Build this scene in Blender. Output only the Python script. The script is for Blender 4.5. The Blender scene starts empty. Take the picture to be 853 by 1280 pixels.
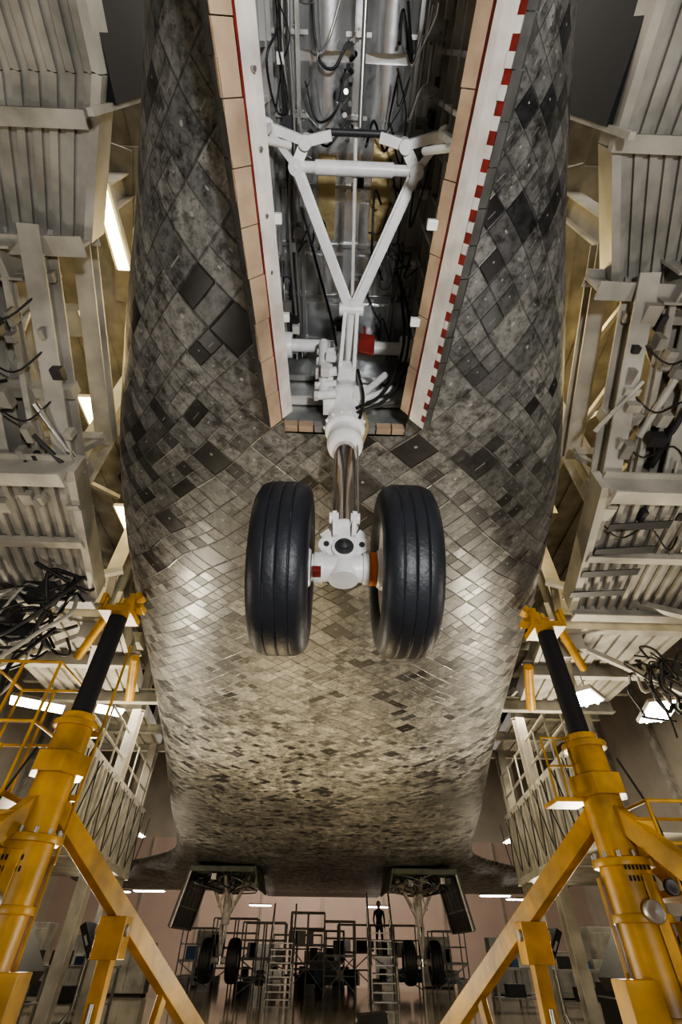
import bpy, math, random
from mathutils import Vector, Matrix, Euler
random.seed(11)
SC=bpy.context.scene.collection
V=Vector

# ------------------------------------------------------------------ materials
def nt(name):
    m=bpy.data.materials.new(name); m.use_nodes=True
    t=m.node_tree; b=t.nodes["Principled BSDF"]
    return m,t,b
def mat(name,col,rough=.5,metal=0.,var=.15,scale=4.,bump=0.,bscale=30.,emit=None,es=0.,coat=0.):
    m,t,b=nt(name)
    N=t.nodes; L=t.links
    b.inputs["Roughness"].default_value=rough; b.inputs["Metallic"].default_value=metal
    if coat: b.inputs["Coat Weight"].default_value=coat
    tc=N.new("ShaderNodeTexCoord")
    no=N.new("ShaderNodeTexNoise"); no.inputs["Scale"].default_value=scale; no.inputs["Detail"].default_value=5
    L.new(tc.outputs["Object"],no.inputs["Vector"])
    mr=N.new("ShaderNodeMapRange"); mr.inputs[1].default_value=.3; mr.inputs[2].default_value=.7
    mr.inputs[3].default_value=1-var; mr.inputs[4].default_value=1+var*.5
    L.new(no.outputs[0],mr.inputs[0])
    mx=N.new("ShaderNodeVectorMath"); mx.operation='SCALE'; mx.inputs[0].default_value=col[:3]
    L.new(mr.outputs[0],mx.inputs["Scale"]); L.new(mx.outputs[0],b.inputs["Base Color"])
    if bump:
        n2=N.new("ShaderNodeTexNoise"); n2.inputs["Scale"].default_value=bscale; n2.inputs["Detail"].default_value=4
        L.new(tc.outputs["Object"],n2.inputs["Vector"])
        bp=N.new("ShaderNodeBump"); bp.inputs["Strength"].default_value=bump; bp.inputs["Distance"].default_value=.02
        L.new(n2.outputs[0],bp.inputs["Height"]); L.new(bp.outputs[0],b.inputs["Normal"])
    if emit:
        b.inputs["Emission Color"].default_value=(*emit,1); b.inputs["Emission Strength"].default_value=es
    return m

def tile_mat():
    m,t,b=nt("thermal_tiles"); N=t.nodes; L=t.links
    def math_(op,a=None,c=None,d=None):
        n=N.new("ShaderNodeMath"); n.operation=op
        for i,x in enumerate((a,c,d)):
            if x is None: continue
            if isinstance(x,(int,float)): n.inputs[i].default_value=x
            else: L.new(x,n.inputs[i])
        return n.outputs[0]
    def vm(op,a,c=None,s=None):
        n=N.new("ShaderNodeVectorMath"); n.operation=op; L.new(a,n.inputs[0])
        if c is not None:
            if isinstance(c,tuple): n.inputs[1].default_value=c
            else: L.new(c,n.inputs[1])
        if s is not None:
            if isinstance(s,(int,float)): n.inputs["Scale"].default_value=s
            else: L.new(s,n.inputs["Scale"])
        return n.outputs[0]
    def noise(sc,det,ro,vec,lo,hi,a,c):
        n1=N.new("ShaderNodeTexNoise"); n1.inputs["Scale"].default_value=sc; n1.inputs["Detail"].default_value=det; n1.inputs["Roughness"].default_value=ro
        L.new(vec,n1.inputs["Vector"])
        m1=N.new("ShaderNodeMapRange"); m1.inputs[1].default_value=lo; m1.inputs[2].default_value=hi; m1.inputs[3].default_value=a; m1.inputs[4].default_value=c; L.new(n1.outputs[0],m1.inputs[0])
        return n1.outputs[0],m1.outputs[0]
    def white(vec,dim='3D'):
        w=N.new("ShaderNodeTexWhiteNoise"); w.noise_dimensions=dim; L.new(vec,w.inputs["Vector"]); return w.outputs[0]
    def vmix(f,a,c):
        x=N.new("ShaderNodeMix"); x.data_type='VECTOR'; L.new(f,x.inputs["Factor"]); L.new(a,x.inputs[4]); L.new(c,x.inputs[5]); return x.outputs[1]
    uv=N.new("ShaderNodeUVMap"); uv.uv_map="UVMap"
    wv=N.new("ShaderNodeTexNoise"); wv.inputs["Scale"].default_value=.8; wv.inputs["Detail"].default_value=1; L.new(uv.outputs[0],wv.inputs["Vector"])
    off=vm('SCALE',vm('SUBTRACT',wv.outputs[1],(.5,.5,.5)),s=.20)
    uvw=vm('MULTIPLY',vm('ADD',uv.outputs[0],off),(1.,1.,0.))
    mp=N.new("ShaderNodeMapping"); mp.inputs["Rotation"].default_value=(0,0,math.radians(45)); mp.inputs["Scale"].default_value=(1/.105,1/.105,1); mp.inputs["Location"].default_value=(0,0,.5)
    L.new(uvw,mp.inputs[0]); P0=mp.outputs[0]
    Ph=vm('MULTIPLY',P0,(.5,.5,1.)); Pa=vm('MULTIPLY',P0,(.5,1.,1.)); Pb=vm('MULTIPLY',P0,(1.,.5,1.))
    mac=vm('ADD',vm('FLOOR',Ph),(9.1,4.7,.5)); wm=white(mac)
    f1=math_('LESS_THAN',wm,.28); f2=math_('GREATER_THAN',wm,.78); f3=math_('GREATER_THAN',wm,.89)
    Pt=vmix(f1,P0,Ph); Pt=vmix(f2,Pt,Pa); Pt=vmix(f3,Pt,Pb)
    fl=vm('FLOOR',Pt); fr=vm('FRACTION',Pt)
    key=vm('ADD',vm('ADD',fl,(.37,.61,.1)),vm('SCALE',mac,s=17.3))
    wn=white(key)
    sx=N.new("ShaderNodeSeparateXYZ"); L.new(fr,sx.inputs[0])
    def edge(o): 
        a=math_('SUBTRACT',o,.5); a=math_('ABSOLUTE',a); return math_('SUBTRACT',.5,a)
    ed=math_('MINIMUM',edge(sx.outputs[0]),edge(sx.outputs[1]))
    gap=N.new("ShaderNodeMapRange"); gap.inputs[1].default_value=.008; gap.inputs[2].default_value=.05; L.new(ed,gap.inputs[0])
    _,clus=noise(.9,3,.6,vm('SCALE',mac,s=.33),.36,.64,-.15,.05)
    val=math_('MAXIMUM',math_('ADD',wn,clus),0.0)
    cr=N.new("ShaderNodeValToRGB"); cr.color_ramp.interpolation='CONSTANT'
    e=cr.color_ramp.elements
    e[0].position=0; e[0].color=(.007,.007,.008,1)
    e[1].position=.035; e[1].color=(.022,.022,.024,1)
    for p,c in ((.085,(.050,.049,.048)),(.17,(.082,.081,.078)),(.34,(.105,.103,.097)),(.58,(.125,.122,.113)),(.82,(.145,.141,.130)),(.94,(.185,.178,.162))):
        x=e.new(p); x.color=(*c,1)
    L.new(val,cr.inputs[0])
    _,m1=noise(.7,5,.6,uv.outputs[0],.33,.67,.55,1.3)
    ms=N.new("ShaderNodeMapping"); ms.inputs["Scale"].default_value=(5,.7,1); L.new(uv.outputs[0],ms.inputs[0])
    _,m3=noise(1.5,5,.65,ms.outputs[0],.35,.65,.7,1.2)
    n2,m2=noise(16,7,.75,uv.outputs[0],.38,.56,.42,1.2)
    _,m4=noise(6,6,.74,uv.outputs[0],.38,.47,.25,1.0)
    _,m5=noise(38,3,.6,uv.outputs[0],.34,.42,.45,1.0)
    k=math_('MULTIPLY',m1,m2); k=math_('MULTIPLY',k,m3); k=math_('MULTIPLY',k,m4); k=math_('MULTIPLY',k,m5)
    k=math_('MULTIPLY',k,math_('MULTIPLY_ADD',gap.outputs[0],.5,.5))
    col=vm('SCALE',cr.outputs[0],s=math_('MULTIPLY',k,1.2))
    w2=white(vm('ADD',key,(3.3,7.7,2.)))
    dx=math_('SUBTRACT',sx.outputs[0],.62); dy=math_('SUBTRACT',sx.outputs[1],.4)
    dd=math_('ADD',math_('MULTIPLY',dx,dx),math_('MULTIPLY',dy,dy))
    dot=math_('MULTIPLY',math_('LESS_THAN',dd,.0025),math_('GREATER_THAN',w2,.5))
    lx=math_('LESS_THAN',math_('ABSOLUTE',math_('SUBTRACT',sx.outputs[0],.45)),.2)
    ly=math_('LESS_THAN',math_('ABSOLUTE',math_('SUBTRACT',sx.outputs[1],.62)),.014)
    dot=math_('MAXIMUM',dot,math_('MULTIPLY',math_('MULTIPLY',lx,ly),math_('LESS_THAN',w2,.3)))
    mix=N.new("ShaderNodeMix"); mix.data_type='RGBA'
    L.new(math_('MULTIPLY',dot,.6),mix.inputs["Factor"]); L.new(col,mix.inputs["A"]); mix.inputs["B"].default_value=(.34,.34,.32,1)
    L.new(mix.outputs["Result"],b.inputs["Base Color"])
    rr=math_('MULTIPLY_ADD',w2,.24,.24); rr=math_('MULTIPLY_ADD',n2,.18,rr)
    L.new(rr,b.inputs["Roughness"])
    h=math_('ADD',gap.outputs[0],math_('MULTIPLY',wn,.45)); h=math_('ADD',h,math_('MULTIPLY',n2,.25))
    bp=N.new("ShaderNodeBump"); bp.inputs["Strength"].default_value=.5; bp.inputs["Distance"].default_value=.006
    L.new(h,bp.inputs["Height"]); L.new(bp.outputs[0],b.inputs["Normal"])
    return m

TILE=tile_mat()
EDGE=mat("tile_edge",(.055,.054,.05),.5,var=.5,scale=12)
WHITEHULL=mat("white_blanket",(.35,.33,.30),.8)
CREAM=mat("cream_steel",(.42,.40,.345),.5,var=.45,scale=2.5)
CREAM2=mat("cream_panel",(.33,.315,.275),.55,var=.45,scale=3)
GREYP=mat("grey_panel",(.24,.235,.22),.5,var=.3)
DARKST=mat("dark_steel",(.03,.03,.033),.5,var=.3)
BLACKP=mat("black_duct",(.008,.008,.010),.8)
YEL=mat("yellow_paint",(.50,.265,.014),.40,var=.55,scale=3.5,bump=.1,bscale=12)
WHITE=mat("white_paint",(.78,.77,.75),.35,var=.15,scale=9)
WHITED=mat("white_frame",(.64,.60,.55),.5,var=.3,scale=7)
TAN=mat("tan_foam",(.40,.29,.195),.75,var=.35,scale=6)
RED=mat("red_paint",(.20,.018,.013),.55,var=.5,scale=14)
ORANGE=mat("orange_ring",(.75,.2,.01),.45)
RUBBER=mat("tyre_rubber",(.015,.0175,.023),.46,var=.3,scale=5,bump=.12,bscale=60)
CHROME=mat("chrome",(.6,.57,.53),.16,metal=1,var=.05)
STEEL=mat("bare_steel",(.45,.44,.42),.35,metal=.85,var=.25)
FOIL=mat("well_foil",(.86,.88,.90),.20,metal=.9,var=.25,scale=2.2,bump=.35,bscale=3.0)
FOILD=mat("well_wall_foil",(.50,.51,.50),.30,metal=.75,var=.6,scale=3,bump=.5,bscale=8)
GOLD=mat("gold_foil",(.62,.50,.26),.35,metal=.8,var=.4,scale=5,bump=.6,bscale=9)
CABLE=mat("cable_rubber",(.012,.012,.012),.5)
CABLEW=mat("hose_light",(.35,.34,.3),.5)
GREEN=mat("primer_green",(.09,.10,.075),.5,var=.4)
LAMP=mat("lamp_warm",(1,1,1),.5,var=0,emit=(1,.78,.36),es=14)
LAMPW=mat("lamp_white",(1,1,1),.5,var=0,emit=(1,.95,.85),es=16)
WALLM=mat("pink_wall",(.52,.40,.34),.7,var=.1,scale=.5)
WALLC=mat("cream_wall",(.42,.38,.31),.7,var=.2,scale=.5)
CEILM=mat("dark_ceiling",(.03,.028,.025),.8)
CASEM=mat("black_case",(.02,.02,.022),.45)
CLOTH=mat("cloth_dark",(.02,.025,.04),.8)
BLUE=mat("blue_bin",(.03,.07,.15),.5)
SKIN=mat("skin",(.5,.28,.2),.5)

def floor_mat():
    m,t,b=nt("polished_floor"); N=t.nodes; L=t.links
    tc=N.new("ShaderNodeTexCoord"); no=N.new("ShaderNodeTexNoise"); no.inputs["Scale"].default_value=.6; no.inputs["Detail"].default_value=6
    L.new(tc.outputs["Object"],no.inputs["Vector"])
    cr=N.new("ShaderNodeValToRGB"); cr.color_ramp.elements[0].position=.3; cr.color_ramp.elements[0].color=(.24,.20,.14,1)
    cr.color_ramp.elements[1].position=.7; cr.color_ramp.elements[1].color=(.38,.32,.23,1)
    L.new(no.outputs[0],cr.inputs[0]); L.new(cr.outputs[0],b.inputs["Base Color"]); b.inputs["Roughness"].default_value=.09
    return m
FLOORM=floor_mat()

# ------------------------------------------------------------------ mesh builder
class MB:
    def __init__(s): s.v=[]; s.f=[]; s.mi=[]; s.sm=[]; s.mats=[]
    def m(s,mt):
        if mt not in s.mats: s.mats.append(mt)
        return s.mats.index(mt)
    def add(s,vs,fs,mt,smooth=False):
        o=len(s.v); s.v+= [tuple(x) for x in vs]; i=s.m(mt)
        for f in fs: s.f.append([o+k for k in f]); s.mi.append(i); s.sm.append(smooth)
    def box(s,c,d,mt,rot=None):
        c=V(c); a,b,e=d[0]/2,d[1]/2,d[2]/2
        vs=[V((x,y,z)) for x in(-a,a) for y in(-b,b) for z in(-e,e)]
        if rot is not None:
            if not isinstance(rot,Matrix): rot=Euler([math.radians(r) for r in rot]).to_matrix()
            vs=[rot@p for p in vs]
        vs=[p+c for p in vs]
        s.add(vs,[(0,1,3,2),(4,6,7,5),(0,4,5,1),(2,3,7,6),(0,2,6,4),(1,5,7,3)],mt)
    def frame(s,p1,p2,up=(0,0,1)):
        d=(V(p2)-V(p1)); l=d.length; d.normalize(); u=V(up)
        if abs(d.dot(u))>.98: u=V((0,1,0))
        x=d.cross(u).normalized(); z=x.cross(d).normalized()
        return x,d,z,l
    def beam(s,p1,p2,w,h,mt,up=(0,0,1)):
        x,d,z,l=s.frame(p1,p2,up); r=Matrix((x,d,z)).transposed()
        s.box((V(p1)+V(p2))/2,(w,l,h),mt,r)
    def ibeam(s,p1,p2,w,h,mt,up=(0,0,1),t=.02):
        x,d,z,l=s.frame(p1,p2,up); r=Matrix((x,d,z)).transposed(); c=(V(p1)+V(p2))/2
        s.box(c+z*(h/2-t/2),(w,l,t),mt,r); s.box(c-z*(h/2-t/2),(w,l,t),mt,r); s.box(c,(t,l,h-2*t),mt,r)
    def cyl(s,p1,p2,r1,mt,r2=None,n=16,caps=True,smooth=True):
        if r2 is None: r2=r1
        x,d,z,l=s.frame(p1,p2); vs=[]
        for p,r in((V(p1),r1),(V(p2),r2)):
            for i in range(n):
                a=2*math.pi*i/n; vs.append(p+x*(r*math.cos(a))+z*(r*math.sin(a)))
        s.add(vs,[(i,(i+1)%n,n+(i+1)%n,n+i) for i in range(n)],mt,smooth)
        if caps: s.add(vs,[list(range(n))[::-1],list(range(n,2*n))],mt)
    def lathe(s,o,ax,prof,mt,n=48,smooth=True):
        ax=V(ax).normalized(); u=V((0,0,1)) if abs(ax.z)<.9 else V((0,1,0))
        x=ax.cross(u).normalized(); y=ax.cross(x).normalized(); o=V(o); vs=[]
        for (h,r) in prof:
            for i in range(n):
                a=2*math.pi*i/n; vs.append(o+ax*h+x*(r*math.cos(a))+y*(r*math.sin(a)))
        fs=[]
        for j in range(len(prof)-1):
            for i in range(n): fs.append((j*n+i,j*n+(i+1)%n,(j+1)*n+(i+1)%n,(j+1)*n+i))
        s.add(vs,fs,mt,smooth)
    def tube(s,pts,r,mt,n=8,sub=5):
        P=[V(p) for p in pts]
        if len(P)>2 and sub>1:
            Q=[P[0]*2-P[1]]+P+[P[-1]*2-P[-2]]; out=[]
            for i in range(1,len(Q)-2):
                for k in range(sub):
                    t=k/sub; a,b,c,d=Q[i-1],Q[i],Q[i+1],Q[i+2]
                    out.append(.5*((2*b)+(c-a)*t+(2*a-5*b+4*c-d)*t*t+(3*b-a-3*c+d)*t**3))
            out.append(P[-1]); P=out
        vs=[]; prev=None
        for i,p in enumerate(P):
            d=(P[min(i+1,len(P)-1)]-P[max(i-1,0)]).normalized()
            if prev is None:
                u=V((0,0,1)) if abs(d.z)<.9 else V((1,0,0)); x=d.cross(u).normalized()
            else: x=(prev-d*prev.dot(d)).normalized()
            prev=x; y=d.cross(x)
            for k in range(n):
                a=2*math.pi*k/n; vs.append(p+x*(r*math.cos(a))+y*(r*math.sin(a)))
        fs=[(j*n+k,j*n+(k+1)%n,(j+1)*n+(k+1)%n,(j+1)*n+k) for j in range(len(P)-1) for k in range(n)]
        s.add(vs,fs,mt,True)
    def ball(s,c,r,mt,n=16):
        s.lathe(c,(0,0,1),[(-r*math.cos(math.pi*i/10),max(1e-4,r*math.sin(math.pi*i/10))) for i in range(11)],mt,n)
    def quad(s,a,b,c,d,mt,th=.02):
        a,b,c,d=map(V,(a,b,c,d)); n=(b-a).cross(d-a).normalized()*th
        s.add([a,b,c,d,a+n,b+n,c+n,d+n],[(0,3,2,1),(4,5,6,7),(0,1,5,4),(1,2,6,5),(2,3,7,6),(3,0,4,7)],mt)
    def ribbed(s,a,b,c,d,n,mt,depth=.05,mt2=None,rw=.4):
        a,b,c,d=map(V,(a,b,c,d)); s.quad(a,b,c,d,mt,.015); nn=(b-a).cross(d-a).normalized()
        for i in range(n):
            t=(i+.5)/n; p=a.lerp(d,t)-nn*depth/2; q=b.lerp(c,t)-nn*depth/2
            s.beam(p,q,(d-a).length/n*rw,abs(depth),mt2 or mt,up=nn)
    def shear(s,i0,fn):
        for i in range(i0,len(s.v)): s.v[i]=fn(*s.v[i])
    def obj(s,name,bevel=0,parent=None):
        me=bpy.data.meshes.new(name); me.from_pydata(s.v,[],s.f); me.update()
        for x in s.mats: me.materials.append(x)
        me.polygons.foreach_set("material_index",s.mi); me.polygons.foreach_set("use_smooth",s.sm); me.update()
        o=bpy.data.objects.new(name,me); SC.objects.link(o)
        if bevel:
            b=o.modifiers.new("bevel",'BEVEL'); b.width=bevel; b.segments=2; b.limit_method='ANGLE'; b.angle_limit=math.radians(50)
        if parent: o.parent=parent
        return o
def empty(name):
    o=bpy.data.objects.new(name,None); SC.objects.link(o); return o
def area(name,loc,tgt,size,power,col=(1,.86,.65),sy=None,parent=None):
    l=bpy.data.lights.new(name,'AREA'); l.size=size; l.energy=power; l.color=col
    if sy: l.shape='RECTANGLE'; l.size_y=sy
    o=bpy.data.objects.new(name,l); SC.objects.link(o); o.location=loc
    o.rotation_euler=(V(tgt)-V(loc)).to_track_quat('-Z','Y').to_euler()
    if parent: o.parent=parent
    return o

# ------------------------------------------------------------------ camera
cam=bpy.data.cameras.new("camera"); co=bpy.data.objects.new("camera",cam); SC.objects.link(co)
co.location=(-0.058,0,1.2)
co.rotation_euler=(Euler((math.radians(134),0,math.radians(-1.4))).to_matrix()@Matrix.Rotation(math.radians(.7),3,'Z')).to_euler()
cam.sensor_fit='VERTICAL'; cam.sensor_height=36; cam.lens=16.03; cam.clip_end=200
bpy.context.scene.camera=co

# ------------------------------------------------------------------ orbiter
def interp(tab,y):
    ys=[t[0] for t in tab]
    if y<=ys[0]: return tab[0][1:]
    if y>=ys[-1]: return tab[-1][1:]
    for i in range(len(ys)-1):
        if ys[i]<=y<=ys[i+1]:
            t=(y-ys[i])/(ys[i+1]-ys[i])
            p0=tab[max(i-1,0)]; p1=tab[i]; p2=tab[i+1]; p3=tab[min(i+2,len(tab)-1)]
            out=[]
            h=ys[i+1]-ys[i]
            for k in range(1,len(p1)):
                m1=(p2[k]-p0[k])/max(p2[0]-p0[0],1e-6)*h; m2=(p3[k]-p1[k])/max(p3[0]-p1[0],1e-6)*h
                out.append((2*t**3-3*t*t+1)*p1[k]+(t**3-2*t*t+t)*m1+(-2*t**3+3*t*t)*p2[k]+(t**3-t*t)*m2)
            return out
HT=[(-2.4,.05,4.45,.05,2,.05,.05),(-2.2,.26,4.10,.35,2.1,.4,.26),(-1.6,.50,3.72,.62,2.2,.8,.5),(-.9,.72,3.54,.85,2.4,1.0,.72),(-.1,.95,3.47,1.0,2.5,1.5,.95),
 (.6,1.2,3.45,1.05,2.5,1.9,1.2),(1.4,1.52,3.45,1.1,2.6,2.3,1.52),(2.5,1.88,3.45,1.05,2.8,3.0,1.88),(4,2.2,3.45,1.0,3.0,3.8,2.2),(5.9,2.5,3.43,.9,3.2,4.1,2.5),(9,3.02,3.4,.7,3.2,4.2,2.6),(12.5,3.7,3.36,.5,3,4.3,2.65),
 (18,4.75,3.32,.4,2.6,4.3,2.65),(20,5.5,3.31,.4,2.4,4.3,2.65),(22,7.4,3.3,.35,2.2,4.3,2.65),(27,11.6,3.3,.3,2.2,4.3,2.65),(29.4,11.6,3.32,.12,2,4.3,2.65)]
YW=1.66
orb=empty("space_shuttle_orbiter")
def hull():
    ys=[-2.4,-2.35,-2.3,-2.2,-2.0,-1.8,-1.6,-1.4,-1.2,-1.0]
    n=19
    for i in range(1,n+1): ys.append(-1.0+(YW+1.0)*i/n)
    y=YW
    while y<29.4: y+=.2 if y<10 else .5; ys.append(min(y,29.4))
    NB=26; verts=[]; uvs=[]; ncol=None
    for y in ys:
        W,zb,hb,n,hu,wb=interp(HT,y); zc=zb+hb
        WX=.42-.06*min(1,max(0,(y+1)/(YW+1)))
        xc=min(WX,.58*W); xs=[xc*k/3 for k in range(4)]
        a0=math.asin(min(1,(xc/W)**(n/2)))
        for k in range(1,NB+1):
            a=a0+(math.pi/2-a0)*k/NB; xs.append(W*math.sin(a)**(2/n))
        pts=[(x,zc-hb*max(0,(1-(x/W)**n))**(1/n)) for x in xs]
        dz=.5*min(1,(W-wb)/.4) if W>wb else 0
        for k in range(0 if dz>.02 else 1,11):
            a=math.pi/2*k/10; pts.append((wb*math.cos(a)**.8 if k<10 else 0,zc+dz+hu*math.sin(a)**.8))
        if dz<=.02: pts.insert(len(xs),(pts[len(xs)-1][0],pts[len(xs)-1][1]+.01))
        u=0; row=[]; 
        for i,p in enumerate(pts):
            if i: u+=math.dist(p,pts[i-1])
            row.append((p[0],p[1],u))
        full=[(-a,b,-c) for a,b,c in row[::-1][:-1]]+row
        for a,b,c in full: verts.append((a,y,b)); uvs.append((c,y))
        ncol=len(full); nlow=len(xs)
    mid=ncol//2; faces=[]; mi=[]
    for j in range(len(ys)-1):
        for i in range(ncol-1):
            if -1.001<=ys[j] and ys[j+1]<=YW+.001 and mid-3<=i<mid+3: continue
            faces.append((j*ncol+i,j*ncol+i+1,(j+1)*ncol+i+1,(j+1)*ncol+i))
            mi.append(0 if abs(i+.5-mid)<nlow+3 else 1)
    me=bpy.data.meshes.new("hull"); me.from_pydata(verts,[],faces)
    uvl=me.uv_layers.new(name="UVMap")
    for p in me.polygons:
        for li in p.loop_indices: uvl.data[li].uv=uvs[me.loops[li].vertex_index]
    me.materials.append(TILE); me.materials.append(WHITEHULL)
    me.polygons.foreach_set("material_index",mi); me.polygons.foreach_set("use_smooth",[True]*len(faces)); me.update()
    o=bpy.data.objects.new("hull",me); SC.objects.link(o); o.parent=orb
hull()
b=MB(); b.quad((-3,29.45,3.35),(3,29.45,3.35),(2.9,31.6,3.3),(-2.9,31.6,3.3),DARKST,.15); b.obj("body_flap",parent=orb)

# --- nose wheel well interior
w=MB(); y0,y1=-1.0,YW; zt=4.45; xw=.46; zb=3.47
w.quad((-xw,y0,zt),(xw,y0,zt),(xw,y1,zt),(-xw,y1,zt),FOIL,.02)
def bulge(xa,xb,ya,yb,dep,mt):
    n=14; vs=[]
    for y in(ya,yb):
        for i in range(n+1):
            t=i/n; vs.append((xa+(xb-xa)*t,y,zt-.004-dep*math.sin(math.pi*t)))
    w.add(vs,[(i,i+1,n+2+i,n+1+i) for i in range(n)],mt,True)
    w.add(vs,[list(range(n+1)),list(range(n+1,2*n+2))[::-1]],mt)
for (ya,yb) in((-.95,-.32),(-.30,.04),(.08,.34)):
    bulge(-.29,-.02,ya,yb,.05,FOIL); bulge(.03,.29,ya,yb,.06,FOIL)
for (ya,yb) in((.36,.66),(.68,.95),(.97,1.26),(1.28,1.6)):
    bulge(-.28,-.04,ya,yb,.02,FOIL); bulge(.05,.28,ya,yb,.02,FOIL)
for s in(-1,1):
    w.box((s*(xw+.01),(y0+y1)/2,(zb+zt)/2+.04),(.02,y1-y0,zt-zb-.06),FOILD)
    for i in range(15):
        yy=y0+.1+i*.185; w.box((s*(xw-.015),yy,(zb+zt)/2+.05),(.03,.02,zt-zb-.1),STEEL if i%3 else WHITED)
    for z in(3.7,3.95,4.2,4.4): w.box((s*(xw-.02),(y0+y1)/2,z),(.03,y1-y0,.018),STEEL)
w.box((0,y1+.01,(zb+zt)/2+.02),(2*xw,.02,zt-zb-.04),FOILD)
for k in range(8): w.box((-.33+k*.094,y1-.02,zb+.03),(.086,.04,.06),TAN if k in(0,1,6,7) else GREYP)
w.box((0,y1-.03,zb+.3),(2*xw,.04,.04),WHITED); w.box((0,y1-.03,zb+.6),(2*xw,.04,.04),STEEL)
w.box((0,y0-.01,(zb+zt)/2+.02),(2*xw,.02,zt-zb-.04),FOILD)
for i in range(9):
    yy=y0+.05+i*.31; w.box((0,yy,zt-.015),(2*xw,.018,.025),STEEL)
    for k in range(23): w.ball((-.44+k*.04,yy+.02,zt-.008),.005,STEEL,6); w.ball((-.44+k*.04,yy-.02,zt-.008),.005,STEEL,6)
for x in(-.30,.30): w.box((x,(y0+y1)/2,zt-.02),(.02,y1-y0,.04),STEEL)
w.box((-.15,.66,zt-.035),(.10,.42,.012),GOLD); w.box((.17,.62,zt-.035),(.12,.5,.012),GOLD)
w.obj("wheel_well",parent=orb)
c=MB()
for x,r,mt in((-.33,.009,STEEL),(.33,.008,STEEL),(-.38,.008,CABLE),(-.36,.010,STEEL)):
    pts=[(x+random.uniform(-.012,.012),y0+.02+i*.33,zt-.07+random.uniform(-.02,.02)) for i in range(9)]
    c.tube(pts,r,mt)
for k in range(34):
    sd=random.choice((-1,1)); x=sd*random.uniform(.18,.42); y=random.uniform(-.5,1.5); z=zt-random.uniform(.08,.4)
    pts=[(x,y,z)]
    for i in range(4):
        x=max(-.43,min(.43,x+random.uniform(-.08,.08))); y=max(-.9,min(1.55,y+random.uniform(-.2,.2))); z=max(3.75,min(zt-.05,z+random.uniform(-.15,.15))); pts.append((x,y,z))
    c.tube(pts,random.choice((.003,.005,.007)),CABLE if k%4 else STEEL,6)
for k in range(34):
    x=random.choice((-1,1))*random.uniform(.32,.42) if k%5 else random.uniform(-.15,.1); y=random.uniform(-.6,1.6); z=zt-random.uniform(.04,.2)
    c.box((x,y,z),(random.uniform(.02,.06),random.uniform(.03,.08),random.uniform(.03,.06)),random.choice((STEEL,DARKST,WHITED,STEEL,CABLE)))
for k in range(9):
    c.cyl((-.04+random.uniform(-.03,.03),.0+k*.045,zt-.14),(-.04+random.uniform(-.03,.03),.02+k*.045,zt-.07),.012,random.choice((CABLE,STEEL,DARKST)),n=10)
c.tube([(-.05,0,zt-.1),(-.12,.1,zt-.12),(-.2,.05,zt-.1),(-.22,-.2,zt-.08),(-.18,-.5,zt-.1)],.007,CABLE)
c.tube([(-.05,.3,zt-.1),(-.15,.4,zt-.14),(-.25,.35,zt-.1),(-.3,.6,zt-.15)],.007,CABLE)
c.tube([(-.06,.1,zt-.1),(-.1,.25,zt-.15),(-.2,.3,zt-.12),(-.26,.15,zt-.1)],.006,CABLE)
c.obj("hydraulic_lines",parent=orb)

def strips(s,lay,sh=0):
    d=MB(); ya,yb=-1.0,1.50
    for (x0,z0,x1,z1,mt,seg,gap) in lay:
        for k in range(seg):
            a=ya+(yb-ya)*k/seg; bb=ya+(yb-ya)*(k+1)/seg-gap
            j=random.uniform(-.003,.003) if seg>3 else 0
            m=mt[k%len(mt)] if isinstance(mt,(list,tuple)) else mt
            def taper(y,x):
                f=(y-ya)/(yb-ya); return x-sh-.085*f-.03*f*((x-.42)/.18)
            vs=[]
            for y in(a,bb):
                for (x,z) in((x0,z0),(x1,z1)):
                    for o in(0,.02):
                        vs.append((s*(taper(y,x)+o*.6+j),y,z+o))
            d.add(vs,[(0,2,3,1),(4,5,7,6),(0,4,6,2),(1,3,7,5),(0,1,5,4),(2,6,7,3)],m)
    return d
L=strips(-1,[(.42,3.45,.478,3.37,WHITED,1,0),(.478,3.37,.484,3.35,RED,1,0),(.484,3.35,.545,3.27,TAN,13,.004),(.545,3.27,.575,3.30,EDGE,19,.004)],.025)
for k in range(10): L.cyl((-.40+.03*k/10,-.8+k*.22,3.41),(-.385+.03*k/10,-.8+k*.22,3.40),.009,STEEL,n=8)
L.obj("landing_gear_door_port",parent=orb)
Rr=strips(1,[(.405,3.50,.45,3.44,TAN,9,.004),(.45,3.44,.455,3.41,RED,1,0),(.455,3.41,.515,3.335,WHITED,1,0),(.515,3.335,.536,3.31,[RED,WHITED],62,0),(.536,3.31,.575,3.32,EDGE,19,.004)])
Rr.obj("landing_gear_door_starboard",parent=orb)

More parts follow.
